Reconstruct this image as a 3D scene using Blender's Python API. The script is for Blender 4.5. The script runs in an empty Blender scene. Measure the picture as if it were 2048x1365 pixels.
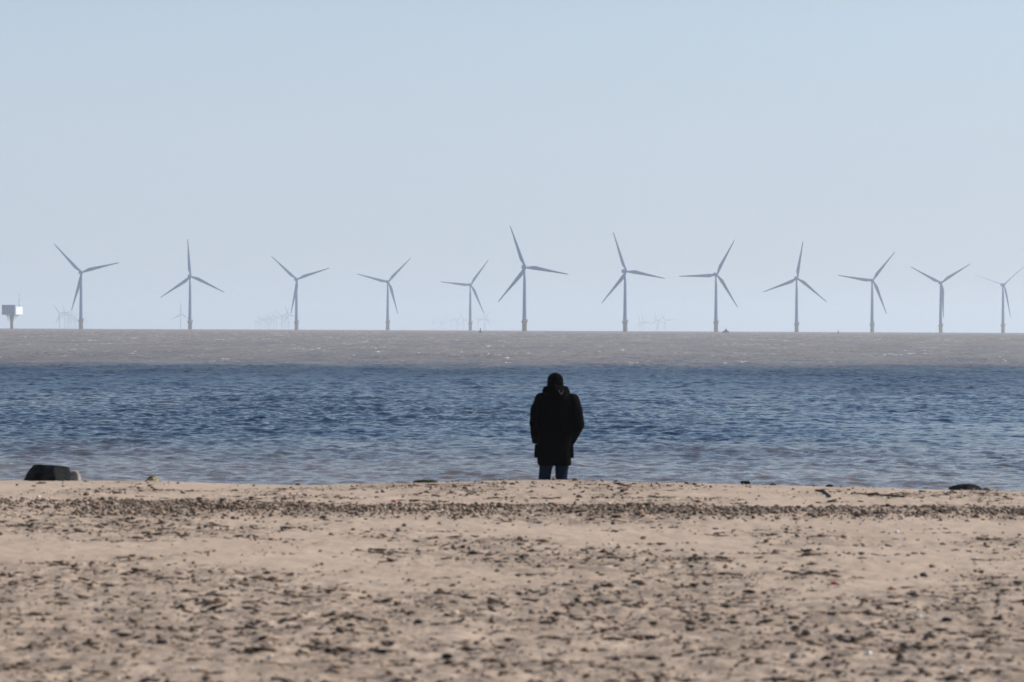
import bpy, bmesh, math, random
import numpy as np
from mathutils import Vector, Matrix, noise as mnoise

random.seed(7)
RNG = np.random.default_rng(11)
SC = bpy.context.scene
COL = SC.collection
rad = math.radians

# ------------------------------------------------------------------ camera
EYE = 2.6                       # metres above the sea
FPX = 105.0 / 36.0 * 2048       # focal length in photograph pixels
PITCH, ROLL = rad(0.252), rad(0.252)
cam_d = bpy.data.cameras.new("camera")
cam = bpy.data.objects.new("camera", cam_d)
COL.objects.link(cam)
cam_d.lens, cam_d.sensor_width = 105.0, 36.0
cam_d.clip_start, cam_d.clip_end = 0.1, 40000.0
cam_d.dof.use_dof = True
cam_d.dof.focus_distance = 110.0
cam_d.dof.aperture_fstop = 4.6
CAM_M = Matrix.Translation((0, 0, EYE)) @ Matrix.Rotation(rad(90) - PITCH, 4, 'X') @ Matrix.Rotation(ROLL, 4, 'Z')
cam.matrix_world = CAM_M
SC.camera = cam


def at(px, py, depth):
    """World point seen at photograph pixel (px, py), depth metres ahead."""
    v = Vector(((px - 1024) / FPX * depth, -(py - 682.5) / FPX * depth, -depth))
    return CAM_M @ v


# ------------------------------------------------------------------ world, sun, exposure
SUN_EL, SUN_AZ = rad(33), rad(68)          # azimuth clockwise from +Y (to the right)
world = bpy.data.worlds.new("World")
SC.world = world
world.use_nodes = True
wn, wl = world.node_tree.nodes, world.node_tree.links
wn.clear()
w_out = wn.new("ShaderNodeOutputWorld")
w_bg = wn.new("ShaderNodeBackground")
w_sky = wn.new("ShaderNodeTexSky")
w_sky.sky_type = 'NISHITA'
w_sky.sun_disc = False
w_sky.sun_elevation = SUN_EL
w_sky.sun_rotation = SUN_AZ
w_sky.altitude = 0
w_sky.air_density = 1.0
w_sky.dust_density = 0.7
w_sky.ozone_density = 2.0
w_bg.inputs["Strength"].default_value = 0.082
w_tc = wn.new("ShaderNodeTexCoord")
w_sep = wn.new("ShaderNodeSeparateXYZ")
w_map = wn.new("ShaderNodeMapRange")
w_map.interpolation_type = 'SMOOTHSTEP'
w_map.inputs["From Min"].default_value, w_map.inputs["From Max"].default_value = 0.23, 0.03
w_map.inputs["To Max"].default_value = 0.8
w_mix = wn.new("ShaderNodeMix")
w_mix.data_type = 'RGBA'
w_mix.inputs[7].default_value = (4.32, 4.93, 6.05, 1)
wl.new(w_tc.outputs["Generated"], w_sep.inputs[0])
wl.new(w_sep.outputs["Z"], w_map.inputs["Value"])
wl.new(w_map.outputs["Result"], w_mix.inputs[0])
wl.new(w_sky.outputs[0], w_mix.inputs[6])
wl.new(w_mix.outputs[2], w_bg.inputs["Color"])
wl.new(w_bg.outputs[0], w_out.inputs["Surface"])

sun_d = bpy.data.lights.new("sun", 'SUN')
sun_d.energy = 3.5
sun_d.angle = rad(0.55)
sun_d.color = (1.0, 0.95, 0.88)
sun = bpy.data.objects.new("sun", sun_d)
COL.objects.link(sun)
SUN_DIR = Vector((math.sin(SUN_AZ) * math.cos(SUN_EL), math.cos(SUN_AZ) * math.cos(SUN_EL), math.sin(SUN_EL)))
sun.rotation_euler = SUN_DIR.to_track_quat('Z', 'Y').to_euler()

SC.view_settings.view_transform = 'Standard'
SC.view_settings.look = 'None'
SC.view_settings.exposure = 0.6
SC.view_settings.gamma = 1.0
SC.render.engine = 'CYCLES'
SC.cycles.max_bounces = 6
SC.cycles.diffuse_bounces = 2
SC.cycles.glossy_bounces = 2
SC.cycles.volume_bounces = 1
SC.cycles.caustics_reflective = False
SC.cycles.caustics_refractive = False
SC.cycles.sample_clamp_indirect = 4.0
SC.cycles.use_denoising = True


# ------------------------------------------------------------------ helpers
def tag(o, label=None, cat=None, group=None, kind=None):
    if label: o["label"] = label
    if cat: o["category"] = cat
    if group: o["group"] = group
    if kind: o["kind"] = kind
    return o


def empty(name, loc=(0, 0, 0), rz=0.0):
    o = bpy.data.objects.new(name, None)
    o.empty_display_size = 0.2
    o.location = loc
    o.rotation_euler = (0, 0, rz)
    COL.objects.link(o)
    return o


def obj(name, data, mat=None, parent=None, smooth=False):
    """Link a bmesh or mesh as one object."""
    if isinstance(data, bmesh.types.BMesh):
        me = bpy.data.meshes.new(name)
        bmesh.ops.recalc_face_normals(data, faces=data.faces)
        data.to_mesh(me)
        data.free()
    else:
        me = data
    if mat: 
        me.materials.clear()
        me.materials.append(mat)
    if smooth:
        me.polygons.foreach_set("use_smooth", [True] * len(me.polygons))
    o = bpy.data.objects.new(name, me)
    COL.objects.link(o)
    if parent: o.parent = parent
    return o


def mesh_np(name, verts, faces, smooth=True):
    me = bpy.data.meshes.new(name)
    nv, (nf, k) = len(verts), faces.shape
    me.vertices.add(nv)
    me.vertices.foreach_set("co", verts.astype(np.float32).ravel())
    me.loops.add(nf * k)
    me.loops.foreach_set("vertex_index", faces.astype(np.int32).ravel())
    me.polygons.add(nf)
    me.polygons.foreach_set("loop_start", np.arange(0, nf * k, k, dtype=np.int32))
    me.polygons.foreach_set("loop_total", np.full(nf, k, dtype=np.int32))
    me.polygons.foreach_set("use_smooth", np.full(nf, smooth, dtype=bool))
    me.update(calc_edges=True)
    return me


def attr_f(me, name, vals):
    a = me.attributes.new(name, 'FLOAT', 'POINT')
    a.data.foreach_set("value", vals.astype(np.float32).ravel())


def attr_c(me, name, rgb):
    a = me.attributes.new(name, 'FLOAT_COLOR', 'POINT')
    c = np.ones((len(rgb), 4), np.float32)
    c[:, :3] = rgb
    a.data.foreach_set("color", c.ravel())


def grid_faces(nr, nc):
    i = np.arange((nr - 1) * (nc - 1))
    r, c = i // (nc - 1), i % (nc - 1)
    a = r * nc + c
    return np.stack([a, a + 1, a + nc + 1, a + nc], 1)


def pnoise(x, y, seed=0):
    """2-D gradient noise, about -0.7..0.7, on numpy arrays."""
    xi, yi = np.floor(x).astype(np.int64), np.floor(y).astype(np.int64)
    xf, yf = x - xi, y - yi
    u = xf * xf * xf * (xf * (xf * 6 - 15) + 10)
    v = yf * yf * yf * (yf * (yf * 6 - 15) + 10)

    def g(ix, iy, dx, dy):
        h = (ix * 374761393 + iy * 668265263 + seed * 1442695041) & 0xFFFFFFFF
        h = ((h ^ (h >> 13)) * 1274126177) & 0xFFFFFFFF
        h = h ^ (h >> 16)
        a = (h & 0xFFFF).astype(np.float64) * (2 * math.pi / 65536)
        return np.cos(a) * dx + np.sin(a) * dy
    a, b = g(xi, yi, xf, yf), g(xi + 1, yi, xf - 1, yf)
    c, d = g(xi, yi + 1, xf, yf - 1), g(xi + 1, yi + 1, xf - 1, yf - 1)
    return (a + u * (b - a)) * (1 - v) + (c + u * (d - c)) * v


def sstep(a, b, x):
    t = np.clip((x - a) / (b - a), 0, 1)
    return t * t * (3 - 2 * t)


def mat(name, color=(0.5, 0.5, 0.5), rough=0.7, spec=0.5, metal=0.0, var=0.0, scale=5.0, bump=0.0, bump_scale=40.0, color2=None):
    m = bpy.data.materials.new(name)
    m.use_nodes = True
    n, l = m.node_tree.nodes, m.node_tree.links
    p = n["Principled BSDF"]
    p.inputs["Roughness"].default_value = rough
    p.inputs["Specular IOR Level"].default_value = spec
    p.inputs["Metallic"].default_value = metal
    tc = n.new("ShaderNodeTexCoord")
    nt = n.new("ShaderNodeTexNoise")
    nt.inputs["Scale"].default_value = scale
    nt.inputs["Detail"].default_value = 6
    nt.inputs["Roughness"].default_value = 0.65
    l.new(tc.outputs["Object"], nt.inputs["Vector"])
    rp = n.new("ShaderNodeValToRGB")
    c2 = color2 or tuple(c * (1 + var) for c in color)
    c1 = color if color2 else tuple(c * (1 - var) for c in color)
    rp.color_ramp.elements[0].position, rp.color_ramp.elements[1].position = 0.35, 0.65
    rp.color_ramp.elements[0].color = (*c1, 1)
    rp.color_ramp.elements[1].color = (*c2, 1)
    l.new(nt.outputs["Fac"], rp.inputs["Fac"])
    l.new(rp.outputs["Color"], p.inputs["Base Color"])
    if bump:
        nb = n.new("ShaderNodeTexNoise")
        nb.inputs["Scale"].default_value = bump_scale
        nb.inputs["Detail"].default_value = 5
        l.new(tc.outputs["Object"], nb.inputs["Vector"])
        b = n.new("ShaderNodeBump")
        b.inputs["Strength"].default_value = bump
        b.inputs["Distance"].default_value = 0.02
        l.new(nb.outputs["Fac"], b.inputs["Height"])
        l.new(b.outputs["Normal"], p.inputs["Normal"])
    return m


def add_box(bm, c, s, rz=0.0, bev=0.0):
    r = bmesh.ops.create_cube(bm, size=1.0)
    M = Matrix.Translation(c) @ Matrix.Rotation(rz, 4, 'Z') @ Matrix.Diagonal((*s, 1))
    bmesh.ops.transform(bm, matrix=M, verts=r['verts'])
    if bev:
        es = list({e for v in r['verts'] for e in v.link_edges})
        bmesh.ops.bevel(bm, geom=es, offset=bev, segments=2, affect='EDGES', profile=0.5)


def add_ball(bm, c, s, sub=3, rot=None):
    r = bmesh.ops.create_icosphere(bm, subdivisions=sub, radius=1.0)
    M = Matrix.Translation(c) @ (rot or Matrix.Identity(4)) @ Matrix.Diagonal((*s, 1))
    bmesh.ops.transform(bm, matrix=M, verts=r['verts'])
    return r['verts']


def add_loft(bm, rings, n=24, power=2.0):
    """rings: (centre, rx, ry) stacked ellipses in the horizontal plane; closed ends."""
    loops = []
    for c, rx, ry in rings:
        vs = []
        for k in range(n):
            a = 2 * math.pi * k / n
            ca, sa = math.cos(a), math.sin(a)
            x = math.copysign(abs(ca) ** (2 / power), ca) * rx
            y = math.copysign(abs(sa) ** (2 / power), sa) * ry
            vs.append(bm.verts.new((c[0] + x, c[1] + y, c[2])))
        loops.append(vs)
    for a, b in zip(loops, loops[1:]):
        for k in range(n):
            bm.faces.new((a[k], a[(k + 1) % n], b[(k + 1) % n], b[k]))
    bm.faces.new(list(reversed(loops[0])))
    bm.faces.new(loops[-1])


def add_tube(bm, pts, radii, n=12, flat=1.0):
    """Tapered tube along points, closed ends."""
    pts = [Vector(p) for p in pts]
    loops = []
    q = dp = None
    for i, p in enumerate(pts):
        d = (pts[min(i + 1, len(pts) - 1)] - pts[max(i - 1, 0)]).normalized()
        q = d.to_track_quat('Z', 'Y') if q is None else dp.rotation_difference(d) @ q
        dp = d
        loops.append([bm.verts.new(p + q @ Vector((math.cos(2 * math.pi * k / n) * radii[i], math.sin(2 * math.pi * k / n) * radii[i] * flat, 0))) for k in range(n)])
    for a, b in zip(loops, loops[1:]):
        for k in range(n):
            bm.faces.new((a[k], a[(k + 1) % n], b[(k + 1) % n], b[k]))
    bm.faces.new(list(reversed(loops[0])))
    bm.faces.new(loops[-1])


def fused(name, bm, voxel, m, parent=None, smooth_it=4, wrinkle=None):
    """Fuse overlapping closed shapes into one continuous skin."""
    o = obj(name, bm, m, None)
    r = o.modifiers.new("fuse", 'REMESH')
    r.mode = 'VOXEL'
    r.voxel_size = voxel
    s = o.modifiers.new("soft", 'SMOOTH')
    s.factor, s.iterations = 0.5, smooth_it
    dg = bpy.context.evaluated_depsgraph_get()
    me = bpy.data.meshes.new_from_object(o.evaluated_get(dg))
    me.name = name
    old = o.data
    o.modifiers.clear()
    o.data = me
    bpy.data.meshes.remove(old)
    me.materials.clear()
    me.materials.append(m)
    if wrinkle:
        for v in me.vertices:
            v.co += v.normal * wrinkle(v.co)
    me.polygons.foreach_set("use_smooth", [True] * len(me.polygons))
    if parent: o.parent = parent
    return o


def copy_tree(src, name=None):
    c = src.copy()
    COL.objects.link(c)
    for ch in src.children:
        d = ch.copy()
        COL.objects.link(d)
        d.parent = c
        for g in ch.children:
            e = g.copy()
            COL.objects.link(e)
            e.parent = d
    return c


R_EARTH = 6371000.0


def drop(r):
    return -(r * r) / (2 * R_EARTH)


# ------------------------------------------------------------------ beach
CREST_PX = [-900, 0, 300, 560, 830, 1000, 1100, 1300, 1500, 1700, 2048, 2900]
CREST_OFF = [311, 310.4, 308.4, 318, 311, 305, 303, 308, 311, 315, 323, 322]
CREST_Y = 31.0
CX = np.array([(p - 1024) / FPX * CREST_Y for p in CREST_PX])
CZ = np.array([EYE - o / FPX * CREST_Y for o in CREST_OFF])


def crest_z(x):
    s = 0
    for d in (-0.5, -0.25, 0, 0.25, 0.5):
        s = s + np.interp(x + d, CX, CZ)
    return s / 5 - 0.006


def rough_mask(x, y):
    """0 on clean sand, 1 where the sand is clumpy and littered."""
    n = pnoise(x * 0.55 + 3, y * 0.35, 21) + 0.5 * pnoise(x * 1.5, y * 0.9, 22)
    near = sstep(22.0, 15.0, y) * 0.42
    right = sstep(-1.0, 2.5, x) * sstep(20, 15, y) * 0.28
    return np.clip(sstep(-0.30, 0.42, n + near + right), 0, 1)


def band_mask(x, y):
    c = 26.1 + 0.35 * pnoise(x * 0.5, y * 0 + 2.0, 31) - 0.05 * x * (x < 0)
    w = 0.75 + 0.35 * pnoise(x * 0.7, y * 0 + 7.0, 32) + 0.25 * np.clip(-x - 1.5, 0, 3)
    d = np.abs(y - c) / w
    dens = np.clip(1.0 + 1.1 * pnoise(x * 0.9, y * 0.8, 33), 0.1, 1.3) * (0.28 + 0.72 * sstep(-4.4, -2.6, x)) * (0.65 + 0.35 * sstep(4.2, 1.5, x))
    return np.clip(np.exp(-d ** 4) * dens, 0, 1)


def sand_h(x, y, fine=True):
    flat = 0.985 + 0.02 * pnoise(x * 0.35, y * 0.25, 1) + 0.006 * pnoise(x * 1.1, y * 0.9, 2)
    t = sstep(28.3, 31.0, y)
    z = flat * (1 - t) + crest_z(x) * t
    yd = np.clip(y - (CREST_Y + 0.25 * pnoise(x * 0.8, x * 0, 3)), 0, None)
    z = z - 0.135 * (np.sqrt(yd * yd + 0.16) - 0.4) - 0.02 * np.clip(yd - 6, 0, None)
    z = np.maximum(z, -2.5)
    z = z + 0.035 * band_mask(x, y)
    if fine:
        m = 0.45 + 0.55 * rough_mask(x, y)
        wet = sstep(36.5, 33.5, y) * (1 - 0.55 * sstep(29.0, 30.5, y))
        h = 0.020 * pnoise(x * 2.3, y * 1.9, 4) + 0.020 * pnoise(x * 5.5, y * 4.6, 5)
        b = pnoise(x * 10.5, y * 9.0, 6)
        h = h + 0.013 * np.where(b > 0, b * 1.25, b)
        b2 = pnoise(x * 21, y * 19, 7)
        h = h + 0.010 * np.abs(b2) + 0.005 * pnoise(x * 43, y * 41, 8)
        z = z + h * m * wet
    return z


def lin(a, b, s):
    return np.arange(a, b, s)


xs = np.concatenate([[-400, -250, -150, -90, -60, -40, -28, -20, -15, -12], lin(-10, -7.2, 0.2), lin(-7.2, 7.2, 0.0125), lin(7.2, 10, 0.2), [10, 12, 15, 20, 28, 40, 60, 90, 150, 250, 400]])
ys = np.concatenate([[-200, -120, -70, -40, -20, -10, 0, 5, 8, 10], lin(11, 12.6, 0.1), lin(12.6, 20, 0.02), lin(20, 33.5, 0.026), lin(33.5, 38, 0.1), lin(38, 60, 1.0), [60, 80, 120]])
X, Y = np.meshgrid(xs, ys)
Z = sand_h(X, Y)
Z = np.where(Y > 38, np.minimum(Z, -0.05 - 0.04 * (Y - 38)), Z)
bme = mesh_np("beach", np.stack([X, Y, Z], -1).reshape(-1, 3), grid_faces(len(ys), len(xs)))
attr_f(bme, "litter", np.clip(0.75 * rough_mask(X, Y) + 0.6 * band_mask(X, Y), 0, 1))

m_sand = bpy.data.materials.new("sand")
m_sand.use_nodes = True
n, l = m_sand.node_tree.nodes, m_sand.node_tree.links
p = n["Principled BSDF"]
p.inputs["Roughness"].default_value = 0.95
p.inputs["Specular IOR Level"].default_value = 0.15
tc = n.new("ShaderNodeTexCoord")


def nz(scale, detail, rough=0.6, dist=0.0):
    t = n.new("ShaderNodeTexNoise")
    t.inputs["Scale"].default_value = scale
    t.inputs["Detail"].default_value = detail
    t.inputs["Roughness"].default_value = rough
    t.inputs["Distortion"].default_value = dist
    l.new(tc.outputs["Object"], t.inputs["Vector"])
    return t


def ramp(fac, p0, p1, c0, c1):
    r = n.new("ShaderNodeValToRGB")
    r.color_ramp.elements[0].position, r.color_ramp.elements[1].position = p0, p1
    r.color_ramp.elements[0].color, r.color_ramp.elements[1].color = (*c0, 1), (*c1, 1)
    l.new(fac, r.inputs["Fac"])
    return r


def mixc(fac, a, b, mode='MIX'):
    mx = n.new("ShaderNodeMix")
    mx.data_type = 'RGBA'
    mx.blend_type = mode
    if hasattr(fac, "links"): l.new(fac, mx.inputs[0])
    else: mx.inputs[0].default_value = fac
    for s, k in ((a, 6), (b, 7)):
        if hasattr(s, "links"): l.new(s, mx.inputs[k])
        else: mx.inputs[k].default_value = (*s, 1)
    return mx.outputs[2]


def mth(op, a, b):
    t = n.new("ShaderNodeMath")
    t.operation = op
    for s, k in ((a, 0), (b, 1)):
        if hasattr(s, "links"): l.new(s, t.inputs[k])
        else: t.inputs[k].default_value = s
    return t.outputs[0]


base = ramp(nz(1.3, 5).outputs["Fac"], 0.3, 0.7, (0.43, 0.322, 0.238), (0.51, 0.392, 0.297)).outputs["Color"]
grain = ramp(nz(260, 2).outputs["Fac"], 0.25, 0.75, (0.78, 0.77, 0.76), (1.15, 1.15, 1.15)).outputs["Color"]
base = mixc(1.0, base, grain, 'MULTIPLY')
la = n.new("ShaderNodeAttribute")
la.attribute_name = "litter"
thr = mth('SUBTRACT', 0.69, mth('MULTIPLY', la.outputs["Fac"], 0.20))
grit = mth('MULTIPLY', mth('SUBTRACT', nz(15, 6, 0.72, 0.4).outputs["Fac"], thr), 14.0)
gc = n.new("ShaderNodeClamp")
l.new(grit, gc.inputs[0])
base = mixc(mth('MULTIPLY', gc.outputs[0], 0.7), base, (0.13, 0.095, 0.068))
grit2 = mth('MULTIPLY', mth('SUBTRACT', nz(42, 5, 0.75, 0.3).outputs["Fac"], mth('SUBTRACT', 0.70, mth('MULTIPLY', la.outputs["Fac"], 0.16))), 9.0)
gc2 = n.new("ShaderNodeClamp")
l.new(grit2, gc2.inputs[0])
base = mixc(mth('MULTIPLY', gc2.outputs[0], 0.65), base, (0.15, 0.108, 0.077))
dark_patch = mth('MULTIPLY', la.outputs["Fac"], ramp(nz(3.2, 6, 0.7).outputs["Fac"], 0.42, 0.62, (0, 0, 0), (0.95, 0.95, 0.95)).outputs["Color"])  # darker brown patches where the litter attribute is high
base = mixc(dark_patch, base, (0.185, 0.138, 0.100))
l.new(base, p.inputs["Base Color"])
bp = n.new("ShaderNodeBump")
bp.inputs["Strength"].default_value = 0.6
bp.inputs["Distance"].default_value = 0.01
l.new(nz(70, 4).outputs["Fac"], bp.inputs["Height"])
l.new(bp.outputs["Normal"], p.inputs["Normal"])
beach = obj("beach", bme, m_sand)
tag(beach, "pale brown sandy beach in the foreground", "beach", kind="structure")

# ------------------------------------------------------------------ sea
ang = np.concatenate([np.linspace(-1.45, -0.25, 40), np.linspace(-0.24, -0.212, 12), np.arange(-0.21, 0.21, 0.0006), np.linspace(0.212, 0.24, 12), np.linspace(0.25, 1.45, 40)])
rr = [36.0]
while rr[-1] < 14000:
    r0 = rr[-1]
    rr.append(r0 * (1 + (0.0011 if r0 < 110 else 0.0016 if r0 < 640 else 0.004 if r0 < 3000 else 0.02)))
rr = np.array(rr)
A, Rr = np.meshgrid(ang, rr)
X, Y = Rr * np.sin(A), Rr * np.cos(A)
Zs = np.zeros_like(X)
long_h = np.zeros_like(X)
fade = sstep(-0.30, -0.22, A) * sstep(0.30, 0.22, A)
amp_d = 0.9 + 0.1 * sstep(55, 100, Rr)         # calmer in the lee of the shore
gust = np.clip(0.85 + 0.75 * pnoise(X * 0.03, Y * 0.012, 51) + 0.4 * pnoise(X * 0.1, Y * 0.04, 52), 0.3, 1.6)
dr = np.gradient(rr)[:, None]
for i in range(96):
    lam = math.exp(random.uniform(math.log(0.20), math.log(2.6)) if i < 78 else random.uniform(math.log(2.6), math.log(14)))
    th = rad(-82) + random.gauss(0, rad(46))
    s = 0.040 if lam < 0.9 else 0.013 if lam < 2.6 else 0.009
    a = s * lam / (2 * math.pi)
    k = 2 * math.pi / lam
    ph = random.uniform(0, 6.283)
    w = np.sin(k * (math.cos(th) * X + math.sin(th) * Y) + ph)
    w = 2 * ((w + 1) * 0.5) ** 1.6 - 0.8
    att = np.clip(lam / (2.5 * dr), 0.45, 1.0)
    Zs += a * w * att * (gust if lam < 3 else 1.0)
    if lam > 2.5: long_h += a * w
Zs = Zs * fade * amp_d
far = sstep(3000, 5000, Rr)
Zs = Zs * (1 - far)
foam_glint_n = 0.70 * pnoise(X * 1.6, Y * 0.14, 61) + 0.80 * pnoise(X * 4.6, Y * 0.4, 62) + 0.35 * pnoise(X * 0.06, Y * 0.02, 60)
hs = long_h / (long_h.std() + 1e-9)
foam_glint = 0.75 * sstep(0.56, 0.74, foam_glint_n * 0.8 + 0.15 * hs + 0.10 * sstep(300, 700, Y)) * sstep(190, 240, Y) * fade  # whitecap flecks, also painted white to stand in for small glints
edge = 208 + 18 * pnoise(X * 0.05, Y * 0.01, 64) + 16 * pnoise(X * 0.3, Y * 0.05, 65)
silt_shade = sstep(-26, 20, Y - edge) * (0.72 + 0.22 * sstep(205, 330, Y)) * (1 + 0.26 * pnoise(X * 0.09, Y * 0.012, 54) + 0.30 * pnoise(X * 0.5, Y * 0.05, 55))  # brown silt; its streak noise paints wave light and dark into the colour
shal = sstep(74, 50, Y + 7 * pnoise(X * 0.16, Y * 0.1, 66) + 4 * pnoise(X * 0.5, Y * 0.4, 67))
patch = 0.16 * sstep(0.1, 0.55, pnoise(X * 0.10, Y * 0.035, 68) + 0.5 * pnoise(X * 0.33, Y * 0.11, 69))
silt_shade = np.clip(np.maximum(silt_shade, np.maximum(0.66 * shal, patch)), 0, 1)
Zs = Zs + drop(Rr)
sme = mesh_np("sea", np.stack([X, Y, Zs], -1).reshape(-1, 3), grid_faces(len(rr), len(ang)))
attr_f(sme, "silt_shade", silt_shade)
attr_f(sme, "foam_glint", foam_glint)
# waves too small for the mesh to carry: their slopes as roughness
chop = 0.16 + 0.20 * sstep(80, 185, Y) + 0.06 * sstep(190, 225, Y) + 0.12 * sstep(600, 900, Y) + 0.0 * Y + 0.06 * pnoise(X * 0.07, Y * 0.025, 53)
attr_f(sme, "chop", np.clip(chop, 0.12, 0.6))
m_sea = bpy.data.materials.new("sea_water")
m_sea.use_nodes = True
n, l = m_sea.node_tree.nodes, m_sea.node_tree.links
p = n["Principled BSDF"]
tc = n.new("ShaderNodeTexCoord")
sa = n.new("ShaderNodeAttribute"); sa.attribute_name = "silt_shade"
fa = n.new("ShaderNodeAttribute"); fa.attribute_name = "foam_glint"
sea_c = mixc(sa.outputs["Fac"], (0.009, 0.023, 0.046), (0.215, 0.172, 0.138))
sea_c = mixc(fa.outputs["Fac"], sea_c, (0.75, 0.75, 0.74))
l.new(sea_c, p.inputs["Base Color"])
p.inputs["IOR"].default_value = 1.333
ca = n.new("ShaderNodeAttribute"); ca.attribute_name = "chop"
rgh = mth('ADD', ca.outputs["Fac"], mth('MULTIPLY', fa.outputs["Fac"], 0.6))
l.new(rgh, p.inputs["Roughness"])
# ripples finer than the mesh: slopes read straight from noise
geo = n.new("ShaderNodeNewGeometry")


def ripple(sx, sy, detail, rough, amp):
    mp = n.new("ShaderNodeMapping")
    mp.inputs["Scale"].default_value = (sx, sy, 1)
    mp.inputs["Rotation"].default_value = (0, 0, rad(7))
    l.new(geo.outputs["Position"], mp.inputs["Vector"])
    t = n.new("ShaderNodeTexNoise")
    t.inputs["Scale"].default_value = 1.0
    t.inputs["Detail"].default_value = detail
    t.inputs["Roughness"].default_value = rough
    l.new(mp.outputs[0], t.inputs["Vector"])
    v1 = n.new("ShaderNodeVectorMath"); v1.operation = 'SUBTRACT'; v1.inputs[1].default_value = (0.5, 0.5, 0.5)
    v2 = n.new("ShaderNodeVectorMath"); v2.operation = 'MULTIPLY'; v2.inputs[1].default_value = (amp * 0.7, amp, 0)
    l.new(t.outputs["Color"], v1.inputs[0]); l.new(v1.outputs[0], v2.inputs[0])
    return v2.outputs[0]


def vadd(p_, q_):
    v = n.new("ShaderNodeVectorMath"); v.operation = 'ADD'
    l.new(p_, v.inputs[0]); l.new(q_, v.inputs[1])
    return v.outputs[0]


nn = vadd(vadd(geo.outputs["Normal"], ripple(1.9, 0.9, 5, 0.74, 1.35)), ripple(0.30, 0.05, 3, 0.6, 0.40))
vn = n.new("ShaderNodeVectorMath"); vn.operation = 'NORMALIZE'
l.new(nn, vn.inputs[0])
l.new(vn.outputs[0], p.inputs["Normal"])
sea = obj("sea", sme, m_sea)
tag(sea, "choppy blue sea turning silty brown towards the horizon", "sea", kind="structure")

# ------------------------------------------------------------------ wind turbines
m_paint = mat("turbine_paint", (0.13, 0.195, 0.35), 0.5, var=0.05, scale=0.3)
m_yellow = mat("foundation_paint", (0.32, 0.24, 0.17), 0.6, var=0.18, scale=0.6)
m_steel = mat("galvanised_steel", (0.30, 0.31, 0.32), 0.6, var=0.1, scale=1.0)


def ring_tube(prof, n=28):
    bm = bmesh.new()
    add_loft(bm, [((0, 0, z), r, r) for z, r in prof], n)
    return bm


def blade_mesh():
    """Blade along +Z, front towards -Y, bulged trailing edge towards -X."""
    bm = bmesh.new()
    st = [(0.9, 1.7, 0.85, 1.7), (2.5, 1.8, 0.85, 1.5), (5.0, 2.5, 0.9, 1.0), (7.8, 3.2, 0.95, 0.7), (11, 3.0, 0.85, 0.5), (18, 2.35, 0.65, 0.34),
          (26, 1.65, 0.45, 0.22), (33, 1.1, 0.28, 0.14), (38, 0.85, 0.2, 0.1), (40.6, 0.5, 0.06, 0.06)]
    loops, N = [], 14
    for z, ch, le, th in [(a, b * 1.15, c * 1.1, d) for a, b, c, d in st]:
        tw = rad(14) * (1 - z / 40) ** 2
        vs = []
        for k in range(N):
            a = 2 * math.pi * k / N
            t = (1 - math.cos(a)) / 2
            x = le - t * ch
            y = (1 if a < math.pi else -1) * th * 0.5 * (math.sin(a if a < math.pi else 2 * math.pi - a)) * (1.25 - 0.5 * t)
            cx = x * math.cos(tw) - y * math.sin(tw)
            cy = x * math.sin(tw) + y * math.cos(tw)
            vs.append(bm.verts.new((cx, cy - 0.0008 * z * z * 0.6, z)))
        loops.append(vs)
    for a, b in zip(loops, loops[1:]):
        for k in range(N):
            bm.faces.new((a[k], a[(k + 1) % N], b[(k + 1) % N], b[k]))
    bm.faces.new(loops[0]); bm.faces.new(loops[-1])
    return bm


HUB_Z = 60.0


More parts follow.
